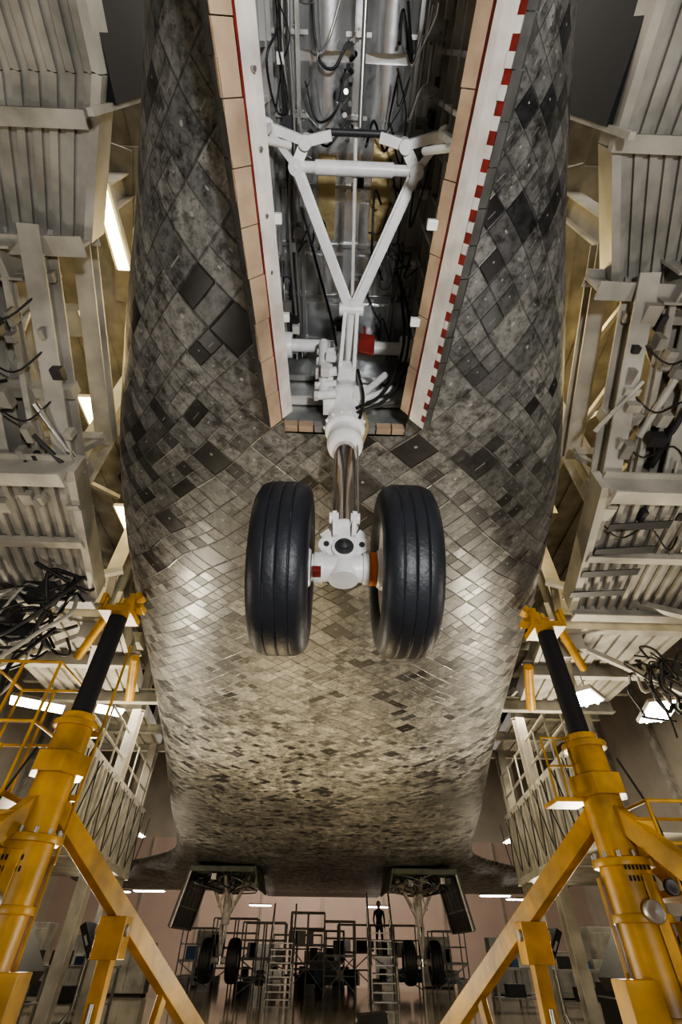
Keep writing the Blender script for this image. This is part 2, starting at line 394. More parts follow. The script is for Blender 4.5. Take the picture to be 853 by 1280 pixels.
# --- nose landing gear
g=MB(); gy=1.74; ax=2.51
prof=[(-.085,.225),(-.10,.235),(-.120,.28),(-.127,.32),(-.120,.36),(-.102,.388)]
tp=[(-.078,.398)]
for gxx in(-.05,0,.05): tp+=[(gxx-.005,.404),(gxx-.002,.400),(gxx+.002,.400),(gxx+.005,.404)]
tp+=[(.078,.398)]
full=prof+tp+[(-a,r) for a,r in prof[::-1]]
WXc=.278
for s in(-1,1):
    o=(s*WXc,gy,ax)
    g.lathe(o,(1,0,0),full,RUBBER,72)
    rim=[(.0,.0),(0,.07),(.03,.075),(.05,.09),(.055,.12),(.02,.15),(.03,.185),(.07,.21),(.092,.228),(.085,.235)]
    g.lathe(o,(-s,0,0),[(a,max(r,.001)) for a,r in rim],WHITE,48)
    g.lathe(o,(s,0,0),[(a,max(r,.001)) for a,r in rim],WHITE,48)
    for k in range(10):
        a=2*math.pi*k/10; 
        for q in(-1,1): g.cyl((o[0]+q*.03,gy+.165*math.cos(a),ax+.165*math.sin(a)),(o[0]+q*.045,gy+.165*math.cos(a),ax+.165*math.sin(a)),.012,STEEL,n=8)
g.cyl((-.27,gy,ax),(.27,gy,ax),.045,WHITE)
g.cyl((-.15,gy,ax),(.12,gy,ax),.066,WHITE,n=24)
g.lathe((-.11,gy,ax),(-1,0,0),[(-.01,.06),(-.01,.075),(.03,.075),(.03,.05)],WHITE,24)
g.lathe((.10,gy,ax),(1,0,0),[(-.01,.06),(-.01,.078),(.02,.078),(.02,.06)],WHITE,24)
g.lathe((.122,gy,ax),(1,0,0),[(0,.055),(0,.08),(.03,.08),(.03,.05)],ORANGE,24)
g.lathe((.155,gy,ax),(1,0,0),[(0,.05),(0,.085),(.02,.10),(.06,.10)],WHITE,24)
g.lathe((-.155,gy,ax),(-1,0,0),[(0,.05),(0,.085),(.02,.10),(.06,.10)],WHITE,24)
g.box((-.125,gy-.05,ax-.06),(.04,.05,.03),RED)
i0=len(g.v)
g.cyl((0,gy,ax-.07),(0,gy,ax+.20),.07,WHITE,r2=.066,n=24)
g.lathe((0,gy,ax+.2),(0,0,1),[(0,.066),(0,.078),(.03,.078),(.03,.06)],WHITE,24)
g.lathe((0,gy-.065,ax+.07),(0,-1,0),[(0,.045),(.02,.045),(.02,.03),(.04,.028),(.05,.001)],DARKST,20)
g.lathe((0,gy-.06,ax+.07),(0,-1,0),[(0,.06),(.015,.06),(.015,.04)],WHITE,20)
for s in(-1,1):
    g.cyl((s*.085,gy-.06,ax+.095),(s*.085,gy+.0,ax+.095),.040,WHITE,n=20); g.cyl((s*.085,gy-.068,ax+.095),(s*.085,gy-.05,ax+.095),.014,DARKST,n=12)
    g.beam((s*.03,gy-.03,ax+.05),(s*.09,gy-.03,ax+.095),.05,.06,WHITE)
    g.beam((s*.06,gy-.04,ax+.12),(s*.095,gy-.03,ax+.18),.03,.05,WHITE)
    g.cyl((s*.03,gy-.085,ax+.225),(s*.075,gy-.085,ax+.225),.026,WHITE,n=16)
    g.beam((s*.045,gy-.07,ax+.13),(s*.05,gy-.09,ax+.25),.022,.05,WHITE)
g.cyl((0,gy,ax+.18),(0,gy,3.30),.062,CHROME,n=32)
g.cyl((.07,gy-.03,ax+.2),(.07,gy-.03,3.3),.006,STEEL,n=8)
for s in(-1,1):
    g.beam((s*.05,gy+.08,ax+.2),(s*.03,gy+.26,ax+.50),.03,.06,WHITE); g.beam((s*.03,gy+.26,ax+.50),(s*.05,gy+.08,3.4),.03,.06,WHITE)
g.lathe((0,gy,3.27),(0,0,1),[(0,.062),(0,.095),(.03,.105),(.06,.105),(.07,.095),(.12,.095),(.13,.118),(.2,.118),(.21,.10),(.34,.098),(.36,.112),(.42,.112),(.44,.092),(.75,.085),(.8,.07),(1.0,.07)],WHITE,32)
for k in range(14):
    a=2*math.pi*k/14; g.ball((.12*math.cos(a),gy+.12*math.sin(a),3.435),.011,WHITE,8)
g.tube([(.10,gy-.02,3.3),(.13,gy-.05,3.4),(.11,gy-.07,3.5),(.12,gy-.03,3.7)],.008,GOLD)
g.beam((-.10,gy-.03,3.55),(-.13,gy-.06,3.98),.07,.08,WHITE); g.cyl((-.135,gy-.09,3.6),(-.15,gy-.12,4.05),.032,WHITE)
for z,r in((3.58,.026),(3.67,.02),(3.78,.03),(3.90,.022),(3.99,.018)):
    g.cyl((-.165,gy-.1,z),(-.06,gy-.12,z),r*.9,WHITE,n=12); g.cyl((-.19,gy-.1,z),(-.165,gy-.1,z),r*1.15,WHITED,n=6)
g.box((-.13,gy-.17,3.72),(.05,.05,.07),WHITED); g.box((-.1,gy-.16,3.86),(.06,.04,.05),WHITE)
g.box((.08,gy-.05,3.62),(.08,.1,.12),WHITE); g.cyl((.1,gy-.02,3.7),(.26,gy+.02,3.95),.022,WHITE)
g.cyl((.1,gy-.05,3.62),(.30,gy,3.8),.018,WHITE); g.cyl((.1,gy-.05,3.55),(.34,gy,3.68),.014,STEEL)
g.box((.12,gy-.20,3.93),(.10,.02,.13),RED,(20,0,8)); g.box((.11,gy-.21,4.04),(.015,.01,.12),RED)
g.cyl((-.44,gy,4.2),(.44,gy,4.2),.04,WHITE)
for s in(-1,1): g.lathe((s*.41,gy,4.2),(s,0,0),[(-.04,.05),(-.04,.08),(.05,.08)],WHITE,20)
def lean(x,y,z): return (x,y-max(0,(z-ax-.1))*.17,z)
g.shear(i0,lean)
def st(z): return gy-max(0,z-ax-.1)*.17
AP=V((.015,1.10,3.92))
for s in(-1,1): g.beam((s*.045,st(3.8)-.06,3.78),AP+V((s*.035,0,0)),.022,.07,WHITE)
g.box((.0,st(3.8)-.1,3.80),(.10,.10,.10),WHITE); g.cyl(AP+V((-.07,0,0)),AP+V((.07,0,0)),.038,WHITE); g.cyl(AP+V((0,-.06,0)),AP+V((0,.3,-.03)),.026,WHITE)
for s in(-1,1):
    q=V((s*.31+.01,.46,4.1))
    g.beam(AP+V((s*.02,-.02,0)),q,.045,.055,WHITE); g.beam(AP+V((s*.02,-.02,0)),q,.065,.014,WHITE)
    g.ball(q,.042,WHITE); g.cyl(q+V((0,0,-.04)),q+V((0,0,.06)),.036,WHITE)
    q2=V((s*.25,.36,4.12)); g.beam(q,q2,.055,.045,WHITE)
    g.beam(q2,(s*.43,.30,4.05),.04,.045,WHITE); g.beam(q,(s*.43,.30,4.05),.03,.04,WHITE)
    g.beam((s*.42,.30,4.05),(s*.40,.28,3.48),.03,.03,WHITE)
    g.ball((s*.43,.30,4.05),.036,WHITE)
    g.beam(q2,(s*.12,.33,4.12),.045,.04,WHITE); g.cyl(q2+V((0,0,-.05)),q2+V((0,0,.05)),.032,WHITE)
    g.cyl((s*.40,.28,3.50),(s*.30,.33,3.75),.016,WHITE,n=10)
g.cyl((-.31,.46,4.1),(.33,.46,4.1),.026,WHITE); g.cyl((-.2,.46,4.1),(.2,.46,4.1),.034,WHITE)
g.cyl((-.15,.32,4.13),(.15,.32,4.13),.016,DARKST); g.cyl((.0,.3,4.15),(.02,1.1,4.0),.011,WHITED)
g.cyl((.02,-.9,4.3),(.02,.3,4.15),.012,STEEL)
for s in(-1,1):
    for yy in(.55,.98): g.box((s*(.385-.03*yy),yy,3.50),(.10,.04,.03),WHITE)
g.tube([(.06,1.5,3.5),(.2,1.48,3.6),(.3,1.4,3.75),(.36,1.3,4.0),(.34,1.1,4.3)],.010,CABLE)
g.tube([(.06,1.5,3.45),(.22,1.48,3.55),(.33,1.4,3.7),(.38,1.2,4.0),(.3,1.0,4.3)],.009,CABLE)
g.tube([(.08,1.5,3.4),(.1,1.45,3.55),(.07,1.42,3.8)],.009,CABLE)
g.tube([(-.06,1.4,3.98),(-.1,1.3,4.2),(-.2,1.0,4.3),(-.3,.7,4.4)],.008,CABLE)
g.obj("nose_landing_gear",bevel=.004)

# --- main landing gear (two)
def main_gear(s):
    m=MB(); X=s*3.45; Y=21.8; az=.97
    pr=[(-.12,.27),(-.17,.32),(-.2,.42),(-.19,.5),(-.15,.545),(-.07,.565),(-.06,.55),(-.05,.566),(.05,.566),(.06,.55),(.07,.565),(.15,.545),(.19,.5),(.2,.42),(.17,.32),(.12,.27)]
    for q in(-1,1):
        m.lathe((X+q*.45,Y,az),(1,0,0),pr,RUBBER,40)
        m.lathe((X+q*.45,Y,az),(1,0,0),[(-.1,.001),(-.1,.1),(-.04,.14),(-.1,.22),(-.13,.28)],WHITE,24); m.lathe((X+q*.45,Y,az),(1,0,0),[(.1,.001),(.1,.1),(.04,.14),(.1,.22),(.13,.28)],WHITE,24)
    m.cyl((X-.45,Y,az),(X+.45,Y,az),.09,WHITED); m.cyl((X,Y,az-.1),(X,Y,az+1.0),.1,CHROME); m.cyl((X,Y,az+.9),(X,Y,3.5),.15,WHITED)
    for q in(-1,1):
        m.beam((X,Y,az+1.0),(X+q*.8,Y-.3,3.3),.09,.09,WHITED); m.beam((X,Y-.1,az+.1),(X+q*.1,Y-.25,az+.9),.05,.08,WHITED)
        m.beam((X+q*.62,Y-.3,3.0),(X,Y-.3,2.7),.05,.05,WHITED); m.beam((X+q*.3,Y-.3,2.3),(X-q*.1,Y-.3,3.2),.05,.05,WHITED)
    m.beam((X,Y,2.4),(X,Y-1.6,3.3),.1,.1,WHITED)
    x0,x1=X-1.05,X+1.05; ya,yb=Y-2.2,Y+1.0
    for (p,q) in(((x0,ya,3.2),(x1,ya,3.2)),((x0,yb,3.2),(x1,yb,3.2)),((x0,ya,3.2),(x0,yb,3.2)),((x1,ya,3.2),(x1,yb,3.2))): m.beam(p,q,.08,.14,GREEN)
    m.box((X,(ya+yb)/2,3.28),(2.1,3.2,.03),DARKST)  # dark sheet below the belly stands in for the shaded open well
    for i in range(7): m.beam((x0,ya+.3+i*.42,3.2),(x1,ya+.3+i*.42,3.2),.04,.1,GREEN)
    for i in range(24):
        m.tube([(random.uniform(x0,x1),random.uniform(ya,yb),3.2),(random.uniform(x0,x1),random.uniform(ya,yb),2.85),(random.uniform(X-.5,X+.5),Y,2.7)],.02,random.choice((CABLE,STEEL)),6)
    for i in range(16): m.box((random.uniform(x0,x1),random.uniform(ya,yb),random.uniform(2.9,3.15)),(.16,.2,.16),random.choice((GREEN,STEEL,WHITED,DARKST)))
    m.obj("main_landing_gear")
    d=MB(); xo=X+s*1.1
    a=V((xo,ya,3.3)); bb=V((xo+s*.35,ya,1.75)); c_=V((xo+s*.35,yb,1.75)); dd=V((xo,yb,3.3))
    d.quad(a,bb,c_,dd,DARKST,.07*-s)
    nrm=V((-s*1,0,-.25)).normalized()
    for t in(0,.33,.66,1): d.beam(a.lerp(bb,t)+nrm*.06,dd.lerp(c_,t)+nrm*.06,.05,.05,GREEN)
    for t in(0,.2,.4,.6,.8,1): d.beam(a.lerp(dd,t)+nrm*.06,bb.lerp(c_,t)+nrm*.06,.05,.05,GREEN)
    for t in(0,1): d.beam(a.lerp(dd,t)+nrm*.1,bb.lerp(c_,t)+nrm*.1,.05,.05,WHITED)
    xi=X-s*1.12; a=V((xi,ya,3.3)); bb=V((xi-s*.15,ya,2.75)); c_=V((xi-s*.15,yb,2.75)); dd=V((xi,yb,3.3)); d.quad(a,bb,c_,dd,GREEN,.05*s)
    d.obj("main_gear_door",parent=orb)
main_gear(-1); main_gear(1)

# ------------------------------------------------------------------ jacks
def jack(s,X,Y,ztop,zcol):
    j=MB()
    j.cyl((X,Y,zcol-.1),(X,Y,ztop),.082,BLACKP,n=28)
    j.lathe((X,Y,zcol+.02),(0,0,1),[(0,.085),(0,.12),(.05,.12),(.05,.085)],YEL,28)
    j.box((X,Y,ztop+.03),(.30,.30,.06),YEL); j.cyl((X,Y,ztop+.06),(X,Y,ztop+.2),.08,YEL,r2=.045)
    j.box((X-s*.08,Y,ztop+.11),(.26,.14,.05),YEL)
    j.beam((X,Y,ztop+.1),(X-s*.16,Y,ztop+.26),.10,.08,YEL)
    for q in(-1,1): j.box((X+q*.13,Y-.12,ztop+.12),(.04,.10,.12),YEL); j.cyl((X+q*.1,Y-.14,ztop+.02),(X+q*.1,Y-.14,ztop+.14),.02,YEL,n=10)
    j.cyl((X,Y,.35),(X,Y,zcol),.135,YEL,n=28)
    j.cyl((X,Y,.30),(X,Y,zcol-.75),.165,YEL,n=28)
    for z,r in((zcol-.04,.17),(zcol-.80,.20),(1.35,.19),(.9,.19),(.45,.2)): j.lathe((X,Y,z),(0,0,1),[(0,.13),(0,r),(.045,r),(.045,.13)],YEL,28)
    for k in range(12):
        a=2*math.pi*k/12; j.cyl((X+.18*math.cos(a),Y+.18*math.sin(a),zcol-.76),(X+.18*math.cos(a),Y+.18*math.sin(a),zcol-.72),.015,STEEL,n=6)
    j.lathe((X,Y,zcol-.38),(0,0,1),[(0,.13),(0,.21),(.14,.21),(.14,.13)],YEL,6,smooth=False)
    for a in(0,120,240):
        ca,sa=math.cos(math.radians(a+40)),math.sin(math.radians(a+40))
        j.beam((X+ca*.19,Y+sa*.19,.5),(X+ca*.19,Y+sa*.19,zcol-.85),.02,.07,YEL,up=(-sa,ca,0))
    feet=[(X-s*1.45,Y+2.6),(X+s*2.0,Y+.9),(X+s*.7,Y-1.9)]
    for i,(fx,fy) in enumerate(feet):
        j.beam((X,Y,2.02),(fx,fy,.16),.10,.13,YEL)
        j.beam((X,Y,.45),((X+fx)/2,(Y+fy)/2,.45),.07,.09,YEL)
        mx,my=(X*.45+fx*.55),(Y*.45+fy*.55)
        j.beam(((X+fx)/2,(Y+fy)/2,.45),(mx,my,1.0),.06,.06,YEL)
        j.cyl((fx,fy,0.0),(fx,fy,.05),.2,YEL,n=24); j.cyl((fx,fy,.05),(fx,fy,.3),.06,STEEL); j.box((fx,fy,.24),(.24,.24,.16),YEL)
        t=.32 if i==0 else .45
        qx,qy=X*(1-t)+fx*t,Y*(1-t)+fy*t; zl=2.02*(1-t)+.16*t
        j.box((qx,qy,zl-.16),(.20,.18,.24),YEL); j.beam((qx,qy,zl-.2),(qx,qy,.35),.10,.10,YEL); j.box((qx,qy,.62),(.18,.2,.18),YEL)
        j.cyl((qx-.12,qy-.04,zl-.12),(qx+.12,qy-.04,zl-.12),.035,STEEL,n=12)
        j.cyl((qx,qy-.08,zl-.5),(qx,qy-.08,.7),.02,STEEL,n=10)
        j.box((qx,qy,.33),(.16,.18,.06),YEL); j.lathe((qx-.04,qy,.16),(1,0,0),[(0,.02),(0,.16),(.08,.16),(.08,.02)],RUBBER,24)
        for q in(-.06,.06): j.beam((qx+q,qy,.33),(qx+q,qy,.14),.015,.06,YEL)
    j.box((X+s*.30,Y-.18,1.15),(.26,.24,.42),YEL); j.box((X-s*.24,Y-.13,.95),(.2,.18,.3),YEL)
    j.box((X+s*.12,Y-.20,1.78),(.14,.1,.2),YEL)
    j.lathe((X-s*.02,Y-.2,1.4),(0,-1,0),[(0,.06),(.04,.06),(.04,.048),(.03,.001)],STEEL,20)
    j.lathe((X+s*.14,Y-.22,1.52),(0,-1,0),[(0,.045),(.03,.045),(.03,.035),(.02,.001)],CASEM,20)
    j.tube([(X+s*.15,Y-.15,2.3),(X+s*.22,Y-.22,1.9),(X+s*.2,Y-.26,1.5),(X+s*.25,Y-.25,1.3)],.008,CABLE)
    for k in range(7): j.box((X-.08+k*.026,Y-.168,1.63),(.014,.008,.03),BLACKP); j.box((X-.07+k*.026,Y-.168,1.57),(.014,.008,.03),BLACKP)
    if s<0: px,pz,hw,hh=X-.50,1.98,.30,.95
    else: px,pz,hw,hh=X+.55,1.5,.36,.5
    j.box((px,Y+.05,pz),(2*hw,.6,.04),YEL)
    for dx in(-hw,0,hw):
        for dy in(-.3,.3): j.cyl((px+dx,Y+.05+dy,pz),(px+dx,Y+.05+dy,pz+hh),.012,YEL,n=10)
    for z in(hh/2,hh):
        for dy in(-.3,.3): j.cyl((px-hw,Y+.05+dy,pz+z),(px+hw,Y+.05+dy,pz+z),.012,YEL,n=10)
        for dx in(-hw,hw): j.cyl((px+dx,Y-.25,pz+z),(px+dx,Y+.35,pz+z),.012,YEL,n=10)
    j.beam((X+s*.1,Y,pz-.5),(px+s*.3,Y+.1,pz),.05,.05,YEL)
    for q in(-.17,.17): j.cyl((px+q,Y-.3,0.05),(px+q,Y-.3,pz+.3),.014,YEL,n=10)
    for k in range(int((pz+.1)/.22)): j.cyl((px-.17,Y-.3,.3+k*.22),(px+.17,Y-.3,.3+k*.22),.010,YEL,n=8)
    if s>0:
        for k in range(3): j.cyl((X-(.14+k*.10),Y+.0,zcol-.38),(X-(.14+k*.10),Y+.0,zcol+.05),.009,YEL,n=8)
        for z in(zcol-.38,zcol-.16,zcol+.05): j.cyl((X,Y+.0,z),(X-.34,Y+.0,z),.009,YEL,n=8)
        j.box((X-.22,Y+.12,zcol-.39),(.26,.26,.03),YEL)
    else:
        j.cyl((X+.17,Y+.1,zcol-.9),(X+.17,Y+.1,zcol+.75),.012,YEL,n=8)
        j.box((X+.08,Y+.1,zcol-.5),(.2,.04,.04),YEL); j.box((X+.10,Y+.1,zcol-.05),(.16,.04,.04),YEL)
    j.obj("tripod_jack",bevel=.005)
jack(-1,-2.10,3.95,3.50,2.52)
jack(1,2.05,3.95,3.45,2.44)

# ------------------------------------------------------------------ access platforms
def platform(s):
    p=MB(); 
    def x(v): return s*v
    def deck(pts_in,outx,z,ribs,mt=CREAM2,edge=.25,rd=.035):
        for i in range(len(pts_in)-1):
            (xa,ya),(xb,yb)=pts_in[i],pts_in[i+1]
            A=(x(xa),ya,z);B=(x(xb),yb,z);Cc=(x(outx),yb,z);D=(x(outx),ya,z)
            if s>0: p.quad(A,B,Cc,D,mt,-.02)
            else: p.quad(A,B,Cc,D,mt,.02)
            for k in range(ribs):
                t=(k+.5)/ribs
                p.beam(V(A).lerp(V(D),t)-V((0,0,.02)),V(B).lerp(V(Cc),t)-V((0,0,.02)),(outx-xa)/ribs*.45,rd,mt)
            p.beam(V(A)+V((0,0,edge/2-.05)),V(B)+V((0,0,edge/2-.05)),.06,edge,CREAM)
    inn=[(1.5,-2.0),(1.62,.2),(2.02,1.15)] if s<0 else [(1.6,-2.0),(1.8,.45),(2.2,1.32)]
    deck(inn,4.6,5.2,26,rd=.025)
    yA=inn[-1][1]
    for yy in(-1.2,-.3,.42): p.beam((x(1.75),yy,5.14),(x(4.6),yy,5.14),.10,.07,CREAM)
    p.ibeam((x(2.0),yA,5.15),(x(4.6),yA,5.15),.14,.3,CREAM)
    p.quad((x(2.6),yA-.5,5.1),(x(4.6),yA-.5,5.1),(x(4.6),yA-.02,5.0),(x(2.6),yA-.02,5.0),CREAM,.03)
    p.box((x(1.66 if s<0 else 1.80),-.05,6.0),(.16,.8,1.5),BLACKP) 
    p.beam((x(1.62 if s<0 else 1.75),.36,4.9),(x(1.62 if s<0 else 1.75),.36,7.5),.04,.04,CREAM)
    deck([(2.25,.9),(2.75,2.6),(3.0,7.0),(3.2,14)],6.5,7.6,8)
    deck([(2.7,0),(3.1,9),(3.3,22)],7,10.0,6)
    for i,(dx,w,h) in enumerate(((2.35,.16,.22),(2.62,.05,.10),(2.95,.26,.2),(3.5,.10,.2),(3.9,.2,.2))):
        p.ibeam((x(dx),yA-.1,5.1),(x(dx+.08),3.0,4.2),w,h,CREAM)
        if i%2==0: p.ibeam((x(dx),yA-.1,5.9),(x(dx+.08),3.0,5.0),w,.16,CREAM)
    for t in(.12,.55,.9):
        yy=yA+(3.0-yA)*t; z=5.05-.9*t
        p.beam((x(2.3),yy,z+.1),(x(4.6),yy,z+.1),.06+.06*t,.14,CREAM)
    p.beam((x(2.4),yA+.1,5.25),(x(3.4),2.8,4.5),.05,.05,CREAM); p.beam((x(3.4),yA+.1,5.25),(x(2.4),2.8,4.5),.05,.05,CREAM)
    p.quad((x(2.75),yA,5.3),(x(4.6),yA,5.3),(x(4.6),3.0,4.45),(x(2.75),3.0,4.45),CREAM2,.02*-s)
    for k in range(56):
        t=random.random(); xx=random.uniform(2.3,3.9); p.box((x(xx),yA+(3-yA)*t,5.0-.9*t-.06),(random.uniform(.03,.14),random.uniform(.04,.16),random.uniform(.05,.12)),random.choice((CREAM,GREYP,CREAM2,CREAM,DARKST,STEEL)))
    for k in range(10):
        t=random.random(); xx=random.uniform(2.4,3.6); yy=yA+(3-yA)*t; z=4.9-.9*t
        p.cyl((x(xx),yy,z),(x(xx+random.uniform(-.3,.5)),yy+random.uniform(.2,.6),z-random.uniform(0,.25)),random.uniform(.012,.03),random.choice((STEEL,CREAM,DARKST)),n=10)
    for k in range(3 if s<0 else 5):
        yy=yA+.3+k*.35; z=4.95-.45*(yy-yA)
        p.tube([(x(2.4),yy,z),(x(2.6),yy+.1,z-.2),(x(2.9),yy+.05,z-.1),(x(3.1),yy+.2,z-.25),(x(3.3),yy+.1,z)],.008,CABLE,6)
    for (cx,cy,z0,z1) in((2.6,1.25,4.9,12),(2.62,3.1,4.15,12),(3.0,5.2,3.9,12),(4.7,1.2,0,12),(4.7,4.6,0,12),(4.45,8.2,0,12),(4.45,11,0,12),(4.9,14,0,12),(6.5,18,0,12),(4.6,-2,0,12)):
        p.ibeam((x(cx),cy,z0),(x(cx),cy,z1),.2,.24,CREAM)
    z1,z2=4.15,4.0
    A=V((x(2.28),2.6,z1));B=V((x(2.62),4.3,z2));Cc=V((x(4.6),4.3,z2));D=V((x(4.6),2.6,z1))
    p.quad(A,B,Cc,D,CREAM2,.02*(-s))
    for k in range(17):
        t=(k+.5)/17; p.beam(A.lerp(D,t)-V((0,0,.03)),B.lerp(Cc,t)-V((0,0,.03)),.045,.035,CREAM2)
    p.beam(A+V((0,0,.05)),B+V((0,0,.05)),.07,.24,CREAM)
    p.beam(A.lerp(B,.5)+V((0,0,-.06)),D.lerp(Cc,.5)+V((0,0,-.06)),.09,.07,CREAM)
    if s>0:
        for k in range(4): p.box((x(2.75),3.0+k*.32,z1-.12-k*.03),(.55,.10,.01),DARKST,(0,0,-8))
    p.ibeam((x(2.3),2.6,4.1),(x(4.6),2.6,4.1),.14,.26,CREAM); p.ibeam((x(2.6),4.3,4.0),(x(4.6),4.3,4.0),.14,.3,CREAM)
    deck([(2.75,5.0),(3.2,7.6)],4.7,4.3,8)
    for yy in(5.0,6.3,7.6): p.ibeam((x(2.8),yy,4.2),(x(4.7),yy,4.2),.12,.22,CREAM)
    for k in range(5):
        a=2.3+k*.45
        p.beam((x(a),2.75,4.15),(x(a+.45),2.75,4.75),.05,.05,CREAM); p.beam((x(a+.45),2.75,4.15),(x(a),2.75,4.75),.05,.05,CREAM)
    p.beam((x(2.3),2.75,4.75),(x(4.6),2.75,4.75),.08,.1,CREAM)
    p.beam((x(2.5),4.4,4.4),(x(4.4),4.0,3.5),.07,.07,CREAM); p.beam((x(2.7),4.6,4.5),(x(3.6),6.8,3.6),.08,.08,CREAM)
    p.beam((x(2.9),5.2,4.1),(x(4.6),5.0,3.0),.06,.06,CREAM)
    for k in range(2):
        ya=7.4+k*3.4; yb=ya+3.3
        A=V((x(4.05+.35*k),ya,2.45));B=V((x(4.05+.35*k),ya,3.75));Cc=V((x(4.4+.35*k),yb,3.75));D=V((x(4.4+.35*k),yb,2.45))
        p.ribbed(A,B,Cc,D,12,GREYP,.05*(1 if s<0 else -1),CREAM2)
        p.beam(A,D,.1,.12,CREAM); p.beam(B,Cc,.1,.12,CREAM)
        p.quad(A,D,D+V((s*2,0,0)),A+V((s*2,0,0)),CREAM2,.03)
    for k in range(9):
        yy=7.6+k*.7; xx=4.0+.1*(yy-7.4)-.1
        p.tube([(x(xx),yy,3.6),(x(xx-.02),yy+.15,2.9-random.uniform(0,.4)),(x(xx),yy+.3,2.6),(x(xx),yy+.55,3.0+random.uniform(0,.4)),(x(xx),yy+.7,3.6)],.012,CABLE,6)
    deck([(4.1,7.4),(4.8,14.1)],6.4,5.4,5); 
    for yy in(8,9.5,11,12.5,14): p.ibeam((x(4.3),yy,5.3),(x(6.4),yy,5.3),.12,.2,CREAM)
    for z in(4.2,4.7): p.cyl((x(4.1),7.4,z),(x(4.8),14,z),.025,CREAM,n=8)
    for k in range(8): p.cyl((x(4.1+.09*k),7.5+.9*k,3.7),(x(4.1+.09*k),7.5+.9*k,4.7),.02,CREAM,n=8)
    p.cyl((x(2.75),4.9,4.05),(x(3.1),5.3,3.75),.05,YEL); p.cyl((x(2.55),5.6,3.9),(x(2.7),6.2,3.6),.06,YEL)
    for k in range(44):
        yy=random.uniform(1,9); xx=random.uniform(3.0,4.6); zz=random.uniform(4.5,7.4)
        if k%2: p.beam((x(xx),yy,zz),(x(xx+random.uniform(-.6,.6)),yy+random.uniform(.5,1.5),zz+random.uniform(-.6,.6)),.06,.06,CREAM)
        else: p.box((x(xx),yy,zz),(.25,.3,.2),random.choice((CREAM,GREYP,DARKST,CREAM2)))
    p.obj("access_platform")
platform(-1); platform(1)

def lamp(loc,d,wid,mt,hang=0):
    l=MB(); loc=V(loc); d=V(d); 
    l.beam(loc-d/2+V((0,0,.05)),loc+d/2+V((0,0,.05)),wid+.06,.06,CREAM)
    dn=d.normalized(); sx=dn.cross(V((0,0,1))).normalized()
    for q in(-1,1): l.cyl(loc-d*.48+sx*(q*wid*.25),loc+d*.48+sx*(q*wid*.25),.022,mt,n=10)
    l.beam(loc-d/2+V((0,0,.012)),loc+d/2+V((0,0,.012)),wid,.01,mt)
    if hang:
        for q in(-.35,.35): l.cyl(loc+d*q+V((0,0,.06)),loc+d*q+V((0,0,hang)),.008,STEEL,n=8)
    l.obj("fluorescent_lamp")
LM=[((-2.45,1.45,6.6),(0,.8,0),.12,LAMP),((-3.0,3.30,5.9),(0,.5,0),.24,LAMP),((-3.1,5.1,5.8),(0,.6,0),.24,LAMP),
 ((-6.2,10,4.9),(.9,.5,0),.5,LAMPW),((-5.1,10.4,5.0),(.9,.5,0),.5,LAMPW),((3.38,6.0,3.66),(.34,.34,0),.30,LAMPW,.62),((6.2,8.6,4.5),(.3,1,0),.5,LAMPW),
 ((-5.5,16,3.6),(0,1.2,0),.3,LAMPW),((5.5,16,3.6),(0,1.2,0),.3,LAMPW),((-7,24,2.9),(1.2,0,0),.3,LAMPW),((7,24,2.9),(1.2,0,0),.3,LAMPW),((-9,26,3.0),(1.2,0,0),.3,LAMPW),((9,27,3.0),(1.2,0,0),.3,LAMPW),
 ((-6.5,13,2.9),(.8,0,0),.25,LAMPW),((-3.4,33,3.0),(1.2,0,0),.3,LAMPW),((3.0,33,3.0),(1.2,0,0),.3,LAMPW)]
for l in LM: lamp(*l)

def added_flood(loc,tgt,size,power,col=(1,.86,.62)):  # unseen floodlight with housing and stand, added to brighten belly and nose well
    loc=V(loc); d=(V(tgt)-loc).normalized(); m=MB()
    x,dd,z,_=m.frame(loc,V(tgt)); r=Matrix((x,dd,z)).transposed()
    m.box(loc-d*.09,(size+.08,.14,size+.08),CASEM,r)
    for q in(-1,1): m.box(loc-d*.09+x*(q*(size/2+.06)),(.03,.05,.2),STEEL,r)
    base=V((loc.x-d.x*.1,loc.y-d.y*.1,0))
    m.cyl(base+V((0,0,.05)),loc-d*.1,.02,STEEL,n=10)
    for k in range(3):
        a=2.1*k+.4; m.cyl(base+V((0,0,.25 if loc.z>.5 else .1)),base+V((.35*math.cos(a),.35*math.sin(a),.015)),.014,STEEL,n=8)
    o=m.obj("added_fill_floodlight")
    area("added_fill",loc,tgt,size,power,col,parent=o)

# ------------------------------------------------------------------ hall
r=MB(); r.box((0,16,-.05),(44,60,.1),FLOORM); r.obj("floor")
r=MB(); r.box((0,40,3.5),(44,.2,7),WALLM); r.box((0,40,11),(44,.2,8),WALLC)
for k in range(9): r.box((-16+k*4,39.85,3.5),(.12,.1,7),WALLC)
r.obj("wall_back")
for s,nm in((-1,"wall_left"),(1,"wall_right")):
    r=MB(); r.box((s*18,16,7.5),(.2,48,15),WALLC); 
    for k in range(10): r.box((s*17.8,-4+k*5,7.5),(.3,.4,15),CREAM)
    r.obj(nm)
r=MB(); r.box((0,16,15.1),(44,60,.2),CEILM)
for k in range(14): r.ibeam((-18,-6+k*3.4,14.6),(18,-6+k*3.4,14.6),.3,.7,DARKST)
r.obj("ceiling")

